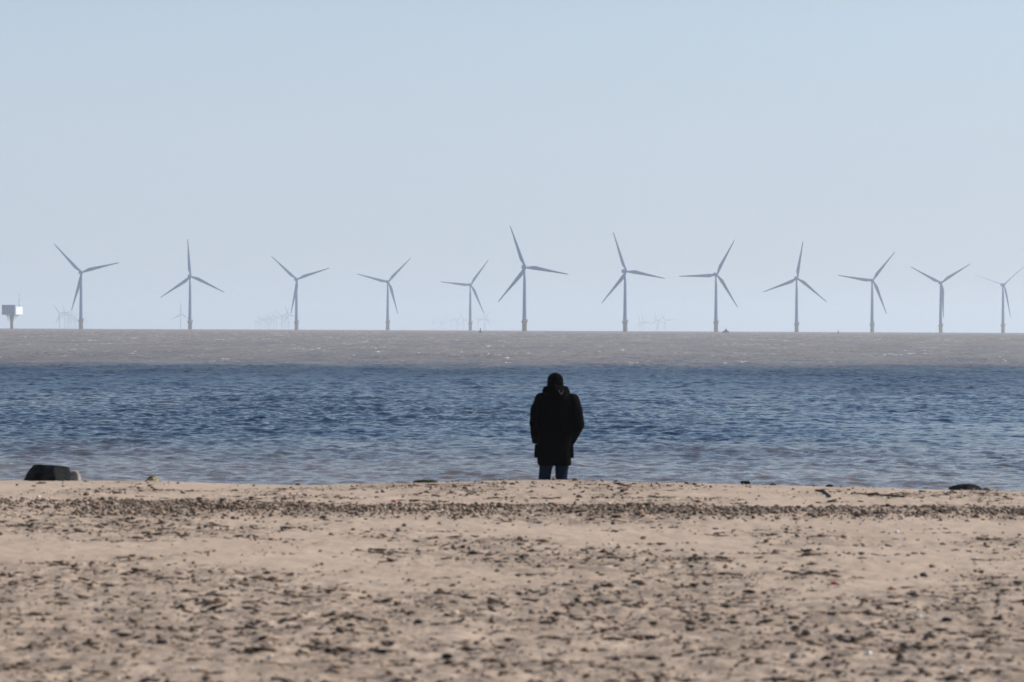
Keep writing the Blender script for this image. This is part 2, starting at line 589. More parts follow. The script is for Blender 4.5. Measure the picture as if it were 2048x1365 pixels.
def make_turbine():
    t = empty("wind_turbine")
    obj("tower", ring_tube([(11.0, 1.85), (12, 1.85), (30, 1.6), (48, 1.3), (58.3, 1.12)]), m_paint, t, True)
    obj("foundation", ring_tube([(-12, 2.05), (10.6, 2.05), (10.75, 2.0)]), m_yellow, t, True)
    bm = bmesh.new()
    add_loft(bm, [((0, 0, 9.0), 2.15, 2.15), ((0, 0, 10.5), 3.0, 3.0), ((0, 0, 10.78), 3.0, 3.0), ((0, 0, 10.95), 2.2, 2.2)], 28)
    pf = obj("access_platform", bm, m_yellow, t)
    bm = bmesh.new()
    for k in range(16):
        a = 2 * math.pi * k / 16
        add_tube(bm, [(2.9 * math.cos(a), 2.9 * math.sin(a), 10.7), (2.9 * math.cos(a), 2.9 * math.sin(a), 11.9)], [0.05, 0.05], 6)
    for z in (11.3, 11.9):
        add_tube(bm, [(2.9 * math.cos(2 * math.pi * k / 32), 2.9 * math.sin(2 * math.pi * k / 32), z) for k in range(33)], [0.05] * 33, 6)
    obj("railing", bm, m_yellow, pf)
    bm = bmesh.new()
    add_box(bm, (2.35, -0.6, 11.75), (0.9, 1.3, 1.9), 0, 0.06)
    obj("equipment_cabinet", bm, m_steel, t)
    bm = bmesh.new()
    for sx in (-0.3, 0.3):
        add_tube(bm, [(1.6 + sx, -1.75, -3), (1.6 + sx, -1.75, 10.6)], [0.12, 0.12], 8)
    for k in range(20):
        add_tube(bm, [(1.3, -1.75, -2 + k * 0.62), (1.9, -1.75, -2 + k * 0.62)], [0.04, 0.04], 6)
    obj("boat_ladder", bm, m_yellow, t)
    bm = bmesh.new()
    add_box(bm, (0, 2.2, HUB_Z + 0.1), (3.3, 9.2, 3.3), 0, 0.7)
    na = obj("nacelle", bm, m_paint, t)
    bm = bmesh.new()
    add_tube(bm, [(0.8, 5.8, HUB_Z + 1.6), (0.8, 5.8, HUB_Z + 3.0)], [0.07, 0.05], 6)
    add_box(bm, (-0.6, 5.4, HUB_Z + 2.05), (1.2, 0.8, 0.6), 0, 0.05)
    obj("wind_vane", bm, m_steel, na)
    hb = empty("rotor")
    bm = bmesh.new()
    add_loft(bm, [((0, 0, -1.3), 1.25, 1.25), ((0, 0, 0.0), 1.5, 1.5), ((0, 0, 0.9), 1.2, 1.2), ((0, 0, 1.5), 0.6, 0.6), ((0, 0, 1.7), 0.1, 0.1)], 24)
    bmesh.ops.rotate(bm, cent=(0, 0, 0), matrix=Matrix.Rotation(rad(90), 3, 'X'), verts=bm.verts)
    bpy.data.objects.remove(hb)
    h = obj("rotor_hub", bm, m_paint, t, True)
    h.location = (0, -3.7, HUB_Z)
    b0 = blade_mesh()
    me = None
    for k in range(3):
        if me is None:
            b = obj("blade", b0, m_paint, t, True)
            me = b.data
        else:
            b = obj("blade", me, m_paint, t)
        b.location = (0, -3.7, HUB_Z)
        b.rotation_euler = (0, rad(120 * k), 0)
    return t


def pose(t, hub_px, depth, theta, yaw, scale=1.0, pitch=0.0):
    hubw = at(hub_px[0], hub_px[1], depth)
    face = math.atan2(hubw.x, hubw.y)
    rz = -face + yaw
    off = Matrix.Rotation(rz, 3, 'Z') @ Vector((0, -3.7 * scale, HUB_Z * scale))
    t.location = hubw - off
    t.rotation_euler = (0, 0, rz)
    t.scale = (scale,) * 3
    k = 0
    for ch in t.children:
        if ch.name.split(".")[0] == "blade":
            ch.rotation_euler = (Matrix.Rotation(rad(theta + 120 * k), 3, 'Y') @ Matrix.Rotation(pitch, 3, 'Z')).to_euler()
            k += 1


NEAR = [  # hub px, blade length px, rotor angle, yaw, pitch, label
    ((163.5, 545), 78, 75.3, 10, 0, "wind turbine nearest the boxy platform, its lower blade slanting left across the tower"),
    ((381.5, 553), 74, -4.8, 10, 0, "wind turbine with one blade straight up, a lone faint turbine just to its left"),
    ((594.5, 559), 69.5, 71, 12, 0, "wind turbine shaped like a Y at the hazy cluster's right end, third from left"),
    ((777, 564), 65.5, 43.6, 12, 0, "wind turbine with no hazy cluster behind it, one blade low right, fourth from left"),
    ((942, 570), 62, 35.5, 12, 0, "shortest central wind turbine, just left of the conical buoy"),
    ((1051, 535), 88, -21.0, 12, 0, "tallest wind turbine, rising above and behind the standing person"),
    ((1253, 543), 82, -20.2, 20, 0, "second tallest wind turbine, boxy nacelle visible, first to the right of the tallest"),
    ((1434, 549.5), 77.5, 27.3, 14, 0, "wind turbine directly left of the small dark boat, one blade flat to the left"),
    ((1595, 557), 74.3, 8.6, 12, 0, "wind turbine with upright blade leaning slightly right, between the boat and the small buoy"),
    ((1746, 561), 71.5, 37.9, 12, 0, "wind turbine just right of the small distant buoy, third from the right"),
    ((1883, 566), 69, 57, 12, 0, "Y-shaped wind turbine second from right, lower blade hanging along its tower"),
    ((2008, 570), 65.5, 47.5, 16, 1.05, "rightmost wind turbine, thin edge-on blades, one cut by the picture edge"),
]
GRP_NEAR = "wind turbines in the near offshore row"
proto = make_turbine()
used = False
for hp, L, th, yaw, pit, lab in NEAR:
    t = copy_tree(proto) if used else proto
    used = True
    pose(t, hp, 40 * FPX / L, th, rad(yaw), 1.0, pit)
    tag(t, lab, "wind turbine", GRP_NEAR)

FAR = {
    "hazy cluster behind the leftmost tall turbine": [((119.9, 627.5), 24.2, -36), ((130.2, 628), 21, -13), ((135.1, 630.7), 19, 30), ((139, 632.5), 17, 70), ((142.7, 634), 15.5, 10),
        ((146.9, 636), 14, 50), ((151, 637.5), 13, 20), ((153.9, 639), 12, 80), ((157.7, 640.5), 11.5, 45), ((172.3, 643), 13, 115)],
    "hazy cluster left of the third tall turbine": [((511.5, 644), 9.5, -4), ((516, 643.5), 10, 40), ((519.8, 638.5), 12, -25), ((524, 641), 11, 75), ((529.3, 641), 12, 30), ((533.9, 640), 13, -60), ((537.8, 636.5), 15.5, -3),
        ((540.5, 637), 14, 52), ((548.2, 636), 15, -29), ((553.7, 636.5), 16, 97), ((564.5, 632.5), 20, 67), ((570.8, 632.5), 19, 27), ((577.1, 630.8), 22, -20)],
    "hazy cluster around the fifth tall turbine": [((866.8, 643.8), 10, 30), ((882.2, 644.5), 9, -85), ((890.3, 643), 10, 0), ((902, 642.4), 10.5, 63), ((914.8, 640.9), 12.7, 42), ((927.6, 640.9), 14.4, -26),
        ((956.2, 638.7), 12.5, 57), ((968.8, 636.5), 18.5, 2), ((971.8, 638), 18.5, 25)],
    "hazy cluster right of the second tallest turbine": [((1248.5, 644.5), 12, -90), ((1280.6, 644.7), 17, -15), ((1288.1, 643.7), 18, -17), ((1313, 640.3), 18, -10), ((1316.3, 642.3), 17, 57), ((1331.5, 641.7), 19, -36)],
}
ORD = ["leftmost", "second from left", "third from left", "fourth from left", "fifth from left", "sixth from left", "seventh from left", "eighth from left", "ninth from left", "tenth from left",
       "eleventh from left", "twelfth from left", "rightmost"]


def make_far():
    t = empty("wind_turbine")
    obj("tower", ring_tube([(-14, 2.3), (9, 2.3), (9.1, 2.0), (30, 1.8), (58.3, 1.4)], 12), m_paint, t, True)
    bm = bmesh.new()
    add_box(bm, (0, 2.2, HUB_Z + 0.1), (3.6, 9.2, 3.4), 0, 0.6)
    obj("nacelle", bm, m_paint, t)
    bm = bmesh.new()
    add_ball(bm, (0, 0, 0), (1.7, 1.9, 1.7), 2)
    obj("rotor_hub", bm, m_paint, t, True).location = (0, -3.7, HUB_Z)
    bm = blade_mesh()
    for v in bm.verts:
        v.co.x *= 1.35
    b = obj("blade", bm, m_paint, t, True)
    for k in range(3):
        if k: b = obj("blade", b.data, m_paint, t)
        b.location = (0, -3.7, HUB_Z)
    return t


far_t = make_far()
used = False


def place_far(hp, L, th, lab, grp=None):
    global used
    t = copy_tree(far_t) if used else far_t
    used = True
    D = min(9300 * 24 / L, 12000)
    pose(t, hp, D, th, rad(12), L * D / (40 * FPX))
    tag(t, lab, "wind turbine", grp)


place_far((361.9, 628.5), 24.4, 1, "lone faint far-off wind turbine standing just left of the second tall turbine")
for cl, items in FAR.items():
    for i, (hp, L, th) in enumerate(items):
        o_ = ORD[-1] if i == len(items) - 1 else ORD[i]
        place_far(hp, L, th, "%s faint turbine in the %s" % (o_, cl), "faint wind turbines far out in the haze")

# ------------------------------------------------------------------ offshore platform at the left
m_white = mat("platform_cladding", (0.86, 0.86, 0.85), 0.5, var=0.04, scale=0.4)
m_clad = mat("grey_cladding", (0.21, 0.27, 0.37), 0.6, var=0.06, scale=0.3)
m_grey = mat("platform_grey", (0.30, 0.31, 0.33), 0.6, var=0.1, scale=0.5)
PD = 3000.0
pz = lambda px, py: at(px, py, PD)
pile = pz(23.5, 657)
mpp = PD / FPX
plat = empty("offshore_platform", (pile.x, pile.y, drop(PD)))
tag(plat, "boxy white offshore platform on a single pile with a thin mast", "platform")
Zp = lambda py: pz(23.5, py).z - drop(PD)
Xp = lambda px: (px - 23.5) * mpp
bm = bmesh.new()
add_loft(bm, [((0, 0, -8), 1.6, 1.6), ((0, 0, Zp(641)), 1.6, 1.6), ((0, 0, Zp(638)), 1.8, 1.8), ((0, 0, Zp(630)), 2.2, 2.2)], 24)
obj("pile", bm, m_yellow, plat, True)
bm = bmesh.new()
zc = (Zp(610.3) + Zp(630)) / 2
hh = Zp(610.3) - Zp(630)
face_rz = -rad(31) - math.atan2(pile.x, pile.y)
cx0 = Xp(24.5)
Rm = Matrix.Rotation(face_rz, 4, 'Z')
wfront = 25.5 * mpp / math.cos(rad(31))
wside = 16.0 * mpp / math.sin(rad(31))
v = Rm @ Vector((0, -wside * 0.42, 0))
add_box(bm, (cx0 + v.x, v.y, zc), (wfront, wside * 0.16, hh), face_rz, 0.2)
cab = obj("grey_cabin", bm, m_clad, plat)
bm = bmesh.new()
for k in range(7):
    v = Rm @ Vector((wfront * (k - 3) * 0.145, -(wside / 2 + 0.1), 0))
    add_box(bm, (cx0 + v.x, v.y, zc), (0.22, 0.2, hh * 0.88), face_rz)
obj("wall_rib", bm, m_clad, cab)
hb_ = Zp(614) - Zp(629.5)
v = Rm @ Vector((0, wside * 0.085, 0))
bm = bmesh.new()
add_box(bm, (cx0 + v.x, v.y, Zp(629.5) + hb_ / 2), (wfront * 0.99, wside * 0.83, hb_), face_rz, 0.2)
obj("white_container", bm, m_white, plat)
bm = bmesh.new()
add_box(bm, (cx0, 0, Zp(631.0)), (wfront * 0.62, wside * 0.7, 0.7), face_rz, 0.1)
add_box(bm, (cx0, 0, Zp(633.0)), (wfront * 0.45, wside * 0.5, 0.5), face_rz, 0.1)
for sx, sy in ((1, 1), (1, -1), (-1, 1), (-1, -1)):
    v = Rm @ Vector((sx * wfront * 0.28, sy * wside * 0.3, 0))
    add_tube(bm, [(cx0 + v.x, v.y, Zp(631)), (cx0 * 0.2 + v.x * 0.15, v.y * 0.15, Zp(639))], [0.22, 0.22], 8)
obj("support_deck", bm, m_grey, plat)
bm = bmesh.new()
for z0, r0 in ((Zp(638.5), 3.1), (Zp(642), 2.9)):
    add_loft(bm, [((0, 0, z0), r0, r0), ((0, 0, z0 + 0.25), r0, r0)], 24)
    for k in range(12):
        a = 2 * math.pi * k / 12
        add_tube(bm, [(r0 * 0.95 * math.cos(a), r0 * 0.95 * math.sin(a), z0 + 0.2), (r0 * 0.95 * math.cos(a), r0 * 0.95 * math.sin(a), z0 + 1.3)], [0.06, 0.06], 6)
for k in range(6):
    add_tube(bm, [(-2.6 - 0.3 * (k % 2), -1.5, Zp(641.5) + k * 0.9), (-4.2, -1.8, Zp(641.5) + k * 0.9 + 0.6)], [0.08, 0.08], 6)
add_tube(bm, [(-4.2, -1.8, Zp(641)), (-4.2, -1.8, Zp(632))], [0.14, 0.14], 6)
obj("access_platform", bm, m_grey, plat)
bm = bmesh.new()
mx = Xp(38)
add_tube(bm, [(mx, 0, Zp(613)), (mx, 0, Zp(588))], [0.24, 0.12], 8)
add_box(bm, (mx + 0.2, 0, Zp(612.2)), (1.2, 1.2, 1.0), 0, 0.1)
add_ball(bm, (mx + 0.4, 0, Zp(589)), (0.45, 0.45, 0.5), 2)
for py in (598, 602.5, 606.5):
    add_tube(bm, [(mx - 0.9, 0, Zp(py)), (mx + 0.9, 0, Zp(py))], [0.1, 0.1], 6)
obj("mast", bm, m_grey, plat)
bm = bmesh.new()
for sx in (-1, 1):
    for k in range(5):
        v = Rm @ Vector((sx * wfront * 0.47, (k - 2) * wside * 0.22, 0))
        add_tube(bm, [(cx0 + v.x, v.y, Zp(610.5)), (cx0 + v.x, v.y, Zp(610.5) + 0.9)], [0.06, 0.06], 6)
obj("roof_railing", bm, m_grey, plat)

# ------------------------------------------------------------------ buoys and boat
m_dark = mat("dark_buoy_paint", (0.05, 0.07, 0.06), 0.5, var=0.2, scale=1.5)
m_hull = mat("boat_hull", (0.06, 0.07, 0.08), 0.5, var=0.15, scale=1.0)
m_cabin = mat("boat_cabin", (0.12, 0.13, 0.14), 0.5, var=0.1, scale=1.0)
m_glass = mat("boat_glass", (0.02, 0.025, 0.03), 0.1, var=0.05)


def make_buoy(px, D, h, label):
    b = at(px, 660, D)
    t = empty("navigation_buoy", (b.x, b.y, drop(D)), 0.3)
    tag(t, label, "buoy", "conical channel buoys")
    bm = bmesh.new()
    add_loft(bm, [((0, 0, -0.3), 0.36 * h, 0.36 * h), ((0, 0, 0.1 * h), 0.36 * h, 0.36 * h), ((0, 0, 0.16 * h), 0.3 * h, 0.3 * h), ((0, 0, 0.62 * h), 0.09 * h, 0.09 * h)], 24)
    obj("float_cone", bm, m_dark, t, False)
    bm = bmesh.new()
    add_tube(bm, [(0, 0, 0.6 * h), (0, 0, 0.75 * h)], [0.07 * h, 0.06 * h], 10)
    add_loft(bm, [((0, 0, 0.72 * h), 0.11 * h, 0.11 * h), ((0, 0, 0.98 * h), 0.09 * h, 0.09 * h), ((0, 0, 1.0 * h), 0.04 * h, 0.04 * h)], 16)
    obj("top_mark", bm, m_dark, t)
    return t


make_buoy(961, 1745, 2.75, "dark conical buoy on the water to the right of the shortest central turbine")
make_buoy(1676.5, 2300, 2.5, "tiny dark conical buoy far out, midway between two turbines on the right")

bD = 2500.0
b = at(1451.5, 660, bD)
boat = empty("fishing_boat", (b.x, b.y, drop(bD)), rad(12))
tag(boat, "small dark boat with a pointed wheelhouse beside a turbine on the horizon", "boat")
bm = bmesh.new()
secs = [(-2.9, 0.9, 0.9), (-2.2, 1.15, 0.85), (0, 1.25, 0.85), (1.6, 0.95, 1.05), (2.6, 0.4, 1.35), (3.0, 0.05, 1.55)]
loops = []
for x, w_, top in secs:
    loops.append([bm.verts.new(c) for c in ((x, -w_, top), (x, -w_ * 0.85, 0.2), (x * 0.97, -w_ * 0.3, -0.4), (x * 0.97, w_ * 0.3, -0.4), (x, w_ * 0.85, 0.2), (x, w_, top))])
for a, c in zip(loops, loops[1:]):
    for k in range(6):
        bm.faces.new((a[k], a[(k + 1) % 6], c[(k + 1) % 6], c[k]))
bm.faces.new(loops[0]); bm.faces.new(loops[-1])
obj("hull", bm, m_hull, boat)
bm = bmesh.new()
add_loft(bm, [((0.2, 0, 0.8), 1.35, 0.85), ((0.2, 0, 1.9), 1.2, 0.75), ((0.3, 0, 2.5), 0.8, 0.6), ((0.35, 0, 2.8), 0.45, 0.4)], 8, 4)
wh = obj("wheelhouse", bm, m_cabin, boat)
bm = bmesh.new()
for k in (-0.6, 0.0, 0.6):
    add_box(bm, (0.25 + k, -0.76, 1.75), (0.42, 0.06, 0.5))
    add_box(bm, (0.25 + k, 0.76, 1.75), (0.42, 0.06, 0.5))
obj("window", bm, m_glass, wh)
bm = bmesh.new()
add_tube(bm, [(0.2, 0, 2.7), (0.2, 0, 5.4)], [0.07, 0.03], 8)
add_tube(bm, [(-0.3, 0, 3.4), (0.7, 0, 3.4)], [0.04, 0.04], 6)
obj("mast", bm, m_hull, boat)
bm = bmesh.new()
add_tube(bm, [(-1.2, 0.3, 0.8), (-1.2, 0.3, 2.6), (-1.3, 0.3, 3.0)], [0.06, 0.05, 0.05], 8)
add_box(bm, (-1.7, 0, 1.2), (0.8, 0.9, 0.7), 0, 0.08)
obj("winch_gear", bm, m_hull, boat)

# ------------------------------------------------------------------ stones, weed, driftwood
m_rockd = mat("dark_rock", (0.005, 0.0055, 0.0055), 1.0, 0.03, color2=(0.026, 0.028, 0.028), scale=9, bump=0.6, bump_scale=25)
m_rockp = mat("pale_rock", (0.16, 0.14, 0.125), 0.9, 0.2, color2=(0.30, 0.27, 0.24), scale=12, bump=0.5, bump_scale=30)
m_rocky = mat("lichen_rock", (0.07, 0.055, 0.035), 0.9, 0.2, color2=(0.42, 0.36, 0.20), scale=11, bump=0.5, bump_scale=35)
m_weed = mat("seaweed", (0.010, 0.013, 0.006), 0.9, 0.06, color2=(0.03, 0.034, 0.012), scale=30, bump=0.8, bump_scale=60)
m_wood = mat("driftwood", (0.05, 0.038, 0.028), 0.9, 0.2, color2=(0.12, 0.09, 0.07), scale=20, bump=0.6, bump_scale=60)


def rock_mesh(seed, dims, blocky=2.0, rough=0.10, sub=4, cuts=()):
    bm = bmesh.new()
    vs = add_ball(bm, (0, 0, 0), (1, 1, 1), sub)
    off = Vector((seed * 7.3, seed * 1.7, seed * 3.1))
    for v in vs:
        d = v.co.normalized()
        pw = sum(abs(c) ** blocky for c in d) ** (-1 / blocky)
        q = d * pw
        nn = mnoise.fractal(q * 1.3 + off, 0.8, 2.0, 5) * rough + mnoise.noise(q * 5 + off) * rough * 0.25
        q = q * (1 + nn)
        for cn, cd in cuts:                  # broken faces
            cn = Vector(cn).normalized()
            e = q.dot(cn) - cd
            if e > 0: q = q - cn * (e * 0.93)
        v.co = q
    for i in range(3):                       # fit the outline to its size
        lo, hi = min(v.co[i] for v in vs), max(v.co[i] for v in vs)
        for v in vs:
            v.co[i] = ((v.co[i] - lo) / (hi - lo) - 0.5) * dims[i]
    return bm


def on_sand(x, y):
    return float(sand_h(np.array([x]), np.array([y]))[0])


def put_rock(px, y, dims, seed, m, label, cat="rock", name="rock", sink=0.25, rz=0.0, top=None, blocky=3.0, rough=0.12, group=None, cuts=()):
    x = at(px, 960, y).x
    o = obj(name, rock_mesh(seed, dims, blocky, rough, 5 if cuts else 4, cuts), m, None, True)
    z = on_sand(x, y) + dims[2] * (0.5 - sink)
    if top is not None:
        z = at(px, top, y).z - dims[2] / 2
    o.location = (x, y, z)
    o.rotation_euler = (0, 0, rz)
    tag(o, label, cat, group)
    return o


put_rock(93, 32.3, (0.49, 0.42, 0.34), 3, m_rockd, "large black block of rock on the sand crest at the far left", top=928.5, rz=0.0, blocky=7, rough=0.10, cuts=(((0.85, -0.42, 0.25), 0.90), ((-0.8, -0.2, 0.6), 0.86), ((-0.15, -0.75, 0.6), 0.98), ((0.1, 0.1, 1), 0.86)))
put_rock(147, 32.8, (0.16, 0.2, 0.30), 8, m_rockp, "pale grey rock leaning against the right end of the large black rock", top=939.5, blocky=3.5)
put_rock(305, 31.7, (0.135, 0.13, 0.15), 5, m_rocky, "small rounded rock with a pale yellowish crust, alone on the crest", top=951, blocky=2.3)
put_rock(852, 31.9, (0.36, 0.3, 0.16), 12, m_weed, "low mound of dark green seaweed left of the person on the crest", "seaweed", "seaweed_clump", top=959.8, blocky=2.2, rough=0.16)
put_rock(886, 31.8, (0.09, 0.1, 0.10), 14, m_weed, "small knob of dark seaweed right beside the low green mound", "seaweed", "seaweed_clump", top=964.5, blocky=2.1, rough=0.2)
put_rock(1933, 31.6, (0.46, 0.35, 0.22), 21, m_rockd, "low dark rounded rock on the crest at the far right", top=968.2, blocky=2.6, rough=0.2, cuts=(((0.6, -0.5, 0.6), 0.72), ((-0.5, -0.4, 0.7), 0.8)))
put_rock(1978, 31.7, (0.17, 0.18, 0.17), 23, m_rockp, "pale grey stone against the right side of the low dark rock", top=974, blocky=2.4)
for px, w_, y, lab in ((1491, 0.11, 31.2, "dark stone lump on the crest, wider one of a pair right of the person"),
                       (1546, 0.07, 31.2, "dark stone lump on the crest, narrower one of a pair right of the person"),
                       (1659, 0.08, 31.2, "small upright dark lump on the crest above the bent stick"),
                       (1247, 0.06, 30.3, "small dark stone on the sand just right of the person's legs")):
    put_rock(px, y, (w_, w_ * 0.9, w_ * 0.48), int(px), m_rockd, lab, name="stone", cat="stone", sink=0.25, blocky=2.1, rough=0.38)


def stick(pts_px, y0, radii, label, lift=0.012):
    o_pts = []
    for px, py in pts_px:
        # walk out along the pixel ray until it meets the sand
        yy = 12.0
        while yy < 33 and at(px, py, yy).z > on_sand(at(px, py, yy).x, yy):
            yy += 0.05
        w = at(px, py, yy)
        o_pts.append(Vector((w.x, w.y, on_sand(w.x, w.y) + lift)))
    c = o_pts[0].copy()
    bm = bmesh.new()
    pp, rr_ = [], []
    for i in range(len(o_pts) - 1):
        for k in range(5):
            t = k / 5
            q = o_pts[i].lerp(o_pts[i + 1], t) - c
            pp.append(q + Vector((random.gauss(0, .004), random.gauss(0, .01), random.gauss(0, .004))))
            rr_.append((radii[i] * (1 - t) + radii[i + 1] * t) * random.uniform(0.8, 1.2))
    pp.append(o_pts[-1] - c); rr_.append(radii[-1])
    add_tube(bm, pp, rr_, 10)
    o = obj("driftwood_stick", bm, m_wood, None, True)
    o.location = c
    tag(o, label, "stick", "driftwood sticks on the crest")


stick([(1632, 984), (1645, 984.5), (1661, 996)], 30, [0.011, 0.015, 0.008], "short bent dark stick lying on the sand crest")
stick([(1702, 989), (1740, 992), (1775, 994), (1808, 996)], 30, [0.005, 0.009, 0.009, 0.013], "long thin dark driftwood stick lying along the sand on the right")
stick([(1244, 985), (1256, 978), (1262, 972)], 30, [0.018, 0.014, 0.008], "short dark stick pointing to the crest, right of the person")
stick([(933, 993), (946, 988), (952, 987)], 30, [0.010, 0.018, 0.010], "small dark bent stick on clean sand, left of the person")

# pebbles, shells and litter too many to count
ico = bmesh.new()
bmesh.ops.create_icosphere(ico, subdivisions=2, radius=1.0)
ICO_V = np.array([v.co for v in ico.verts])
ICO_F = np.array([[v.index for v in f.verts] for f in ico.faces])
ico.free()
ico = bmesh.new()
bmesh.ops.create_icosphere(ico, subdivisions=1, radius=1.0)
ICO1_V = np.array([v.co for v in ico.verts])
ICO1_F = np.array([[v.index for v in f.verts] for f in ico.faces])
ico.free()


def scatter(name, xy, size, flat, elong, cols, m, sink=0.3, tv=None, tf=None, angular=0.18, tilt=0.25):
    tv = ICO1_V if tv is None else tv
    tf = ICO1_F if tf is None else tf
    N, nv = len(xy), len(tv)
    V = np.repeat(tv[None], N, 0) * (1 + angular * RNG.standard_normal((N, nv, 1)))
    V[:, :, 0] *= (size * elong)[:, None]
    V[:, :, 1] *= size[:, None]
    V[:, :, 2] *= (size * flat)[:, None]
    tl = RNG.normal(0, tilt, N)
    c, s = np.cos(tl)[:, None], np.sin(tl)[:, None]
    V[:, :, 0], V[:, :, 2] = V[:, :, 0] * c - V[:, :, 2] * s, V[:, :, 0] * s + V[:, :, 2] * c
    a = RNG.uniform(0, 6.283, N)
    c, s = np.cos(a)[:, None], np.sin(a)[:, None]
    V[:, :, 0], V[:, :, 1] = V[:, :, 0] * c - V[:, :, 1] * s, V[:, :, 0] * s + V[:, :, 1] * c
    h = sand_h(xy[:, 0], xy[:, 1])
    V += np.stack([xy[:, 0], xy[:, 1], h + size * flat * (1 - 2 * sink)], 1)[:, None, :]
    F = (tf[None] + (np.arange(N) * nv)[:, None, None]).reshape(-1, 3)
    me = mesh_np(name, V.reshape(-1, 3), F)
    attr_c(me, "tone", np.repeat(cols, nv, 0))
    return obj(name, me, m)


def tone_mat(name, rough, spec):
    m = bpy.data.materials.new(name)
    m.use_nodes = True
    n_, l_ = m.node_tree.nodes, m.node_tree.links
    p_ = n_["Principled BSDF"]
    at_ = n_.new("ShaderNodeAttribute"); at_.attribute_name = "tone"
    nt = n_.new("ShaderNodeTexNoise"); nt.inputs["Scale"].default_value = 120
    tcx = n_.new("ShaderNodeTexCoord")
    l_.new(tcx.outputs["Object"], nt.inputs["Vector"])
    mx = n_.new("ShaderNodeMix"); mx.data_type = 'RGBA'; mx.blend_type = 'MULTIPLY'; mx.inputs[0].default_value = 0.5
    l_.new(at_.outputs["Color"], mx.inputs[6]); l_.new(nt.outputs["Color"], mx.inputs[7])
    l_.new(mx.outputs[2], p_.inputs["Base Color"])
    p_.inputs["Roughness"].default_value = rough
    p_.inputs["Specular IOR Level"].default_value = spec
    return m


m_peb = tone_mat("pebble_stone", 0.6, 0.25)
m_deb = tone_mat("litter_fibre", 0.9, 0.2)

PAL = np.array([(0.16, 0.12, 0.095), (0.22, 0.17, 0.135), (0.09, 0.072, 0.06), (0.27, 0.21, 0.16), (0.26, 0.22, 0.19), (0.19, 0.165, 0.15), (0.22, 0.14, 0.09), (0.55, 0.50, 0.44)])
PALW = np.array([0.24, 0.22, 0.17, 0.13, 0.08, 0.10, 0.03, 0.03])


def pick(mask_fn, n_want, y0, y1, marg=1.25):
    out = []
    got = 0
    while got < n_want:
        # even density on the ground inside the strip
        y = np.sqrt(RNG.uniform(y0 * y0, y1 * y1, 60000))
        x = RNG.uniform(-1, 1, 60000) * y * 0.1715 * marg
        k = RNG.uniform(0, 1, 60000) < mask_fn(x, y)
        out.append(np.stack([x[k], y[k]], 1)); got += k.sum()
    return np.concatenate(out)[:n_want]


def pcols(n_):
    c = PAL[RNG.choice(len(PAL), n_, p=PALW / PALW.sum())]
    return c * np.array([1.18, 1.0, 0.80]) * RNG.uniform(0.7, 1.4, (n_, 1))


xy = np.concatenate([pick(band_mask, 9500, 23.5, 29.0), pick(lambda x, y: 0.08 + 0.92 * rough_mask(x, y) ** 1.5, 5500, 12.8, 31.6)])
N = len(xy)
size = np.clip(RNG.lognormal(math.log(0.0077), 0.50, N), 0.003, 0.026)
peb = scatter("pebbles", xy, size, RNG.uniform(0.55, 0.9, N), RNG.uniform(1.0, 1.7, N), pcols(N), m_peb, 0.25)
tag(peb, "band of dark pebbles and scattered small stones on the sand", "pebbles", kind="stuff")

wk = lambda x, y: np.clip((rough_mask(x, y) ** 1.2) * (0.25 + 1.3 * sstep(-0.1, 0.4, pnoise(x * 3.0, y * 2.2, 71))), 0.02, 1)
xy = [pick(wk, 6000, 12.8, 30.6)]
cen = pick(lambda x, y: 0.12 + 0.88 * rough_mask(x, y) * (0.5 + 0.5 * sstep(22, 15, y)), 420, 12.8, 29.5)
for cx_, cy_ in cen:                                 # drifts of weed and scraps
    k_ = int(RNG.integers(6, 26))
    sp = RNG.uniform(0.025, 0.10)
    an = RNG.normal(0, 0.35)
    u_, v_ = RNG.normal(0, sp * 1.5, k_), RNG.normal(0, sp * 0.55, k_)
    xy.append(np.stack([cx_ + u_ * math.cos(an) - v_ * math.sin(an), cy_ + u_ * math.sin(an) + v_ * math.cos(an)], 1))
xy = np.concatenate(xy)
N = len(xy)
cw = np.array([1.12, 1.0, 0.86]) * np.array([(0.10, 0.074, 0.053), (0.15, 0.112, 0.082), (0.055, 0.043, 0.034), (0.21, 0.16, 0.12)])[RNG.choice(4, N, p=[.35, .3, .25, .1])]
size = np.clip(RNG.lognormal(math.log(0.0088), 0.5, N), 0.003, 0.028)
deb = scatter("beach_debris", xy, size, RNG.uniform(0.14, 0.5, N), RNG.uniform(1.2, 3.0, N), cw, m_deb, 0.3, angular=0.3, tilt=0.10)
tag(deb, "dark scraps of weed, bark and twig littering the sand", "debris", kind="stuff")

# bright shells and bits of plastic: one object each
m_shell = mat("shell", (0.72, 0.69, 0.63), 0.35, 0.5, var=0.08, scale=60)
m_red = mat("red_plastic", (0.45, 0.05, 0.035), 0.5, var=0.1, scale=30)
m_orange = mat("orange_plastic", (0.55, 0.20, 0.08), 0.5, var=0.1, scale=30)


def hit(px, py):
    yy = 12.0
    while yy < 34 and at(px, py, yy).z > on_sand(at(px, py, yy).x, yy):
        yy += 0.03
    w = at(px, py, yy)
    return w.x, w.y, on_sand(w.x, w.y)


def shell_mesh(s):
    bm = bmesh.new()
    vs = add_ball(bm, (0, 0, 0), (1, 1, 1), 3)
    for v in vs:
        a = math.atan2(v.co.y, v.co.x)
        rib = 1 + 0.06 * math.cos(a * 14)
        taper = 1 - 0.35 * max(0, -v.co.x)
        v.co = Vector((v.co.x * s * 1.15 * rib, v.co.y * s * taper * rib, (v.co.z if v.co.z > 0 else v.co.z * 0.25) * s * 0.5))
    return bm


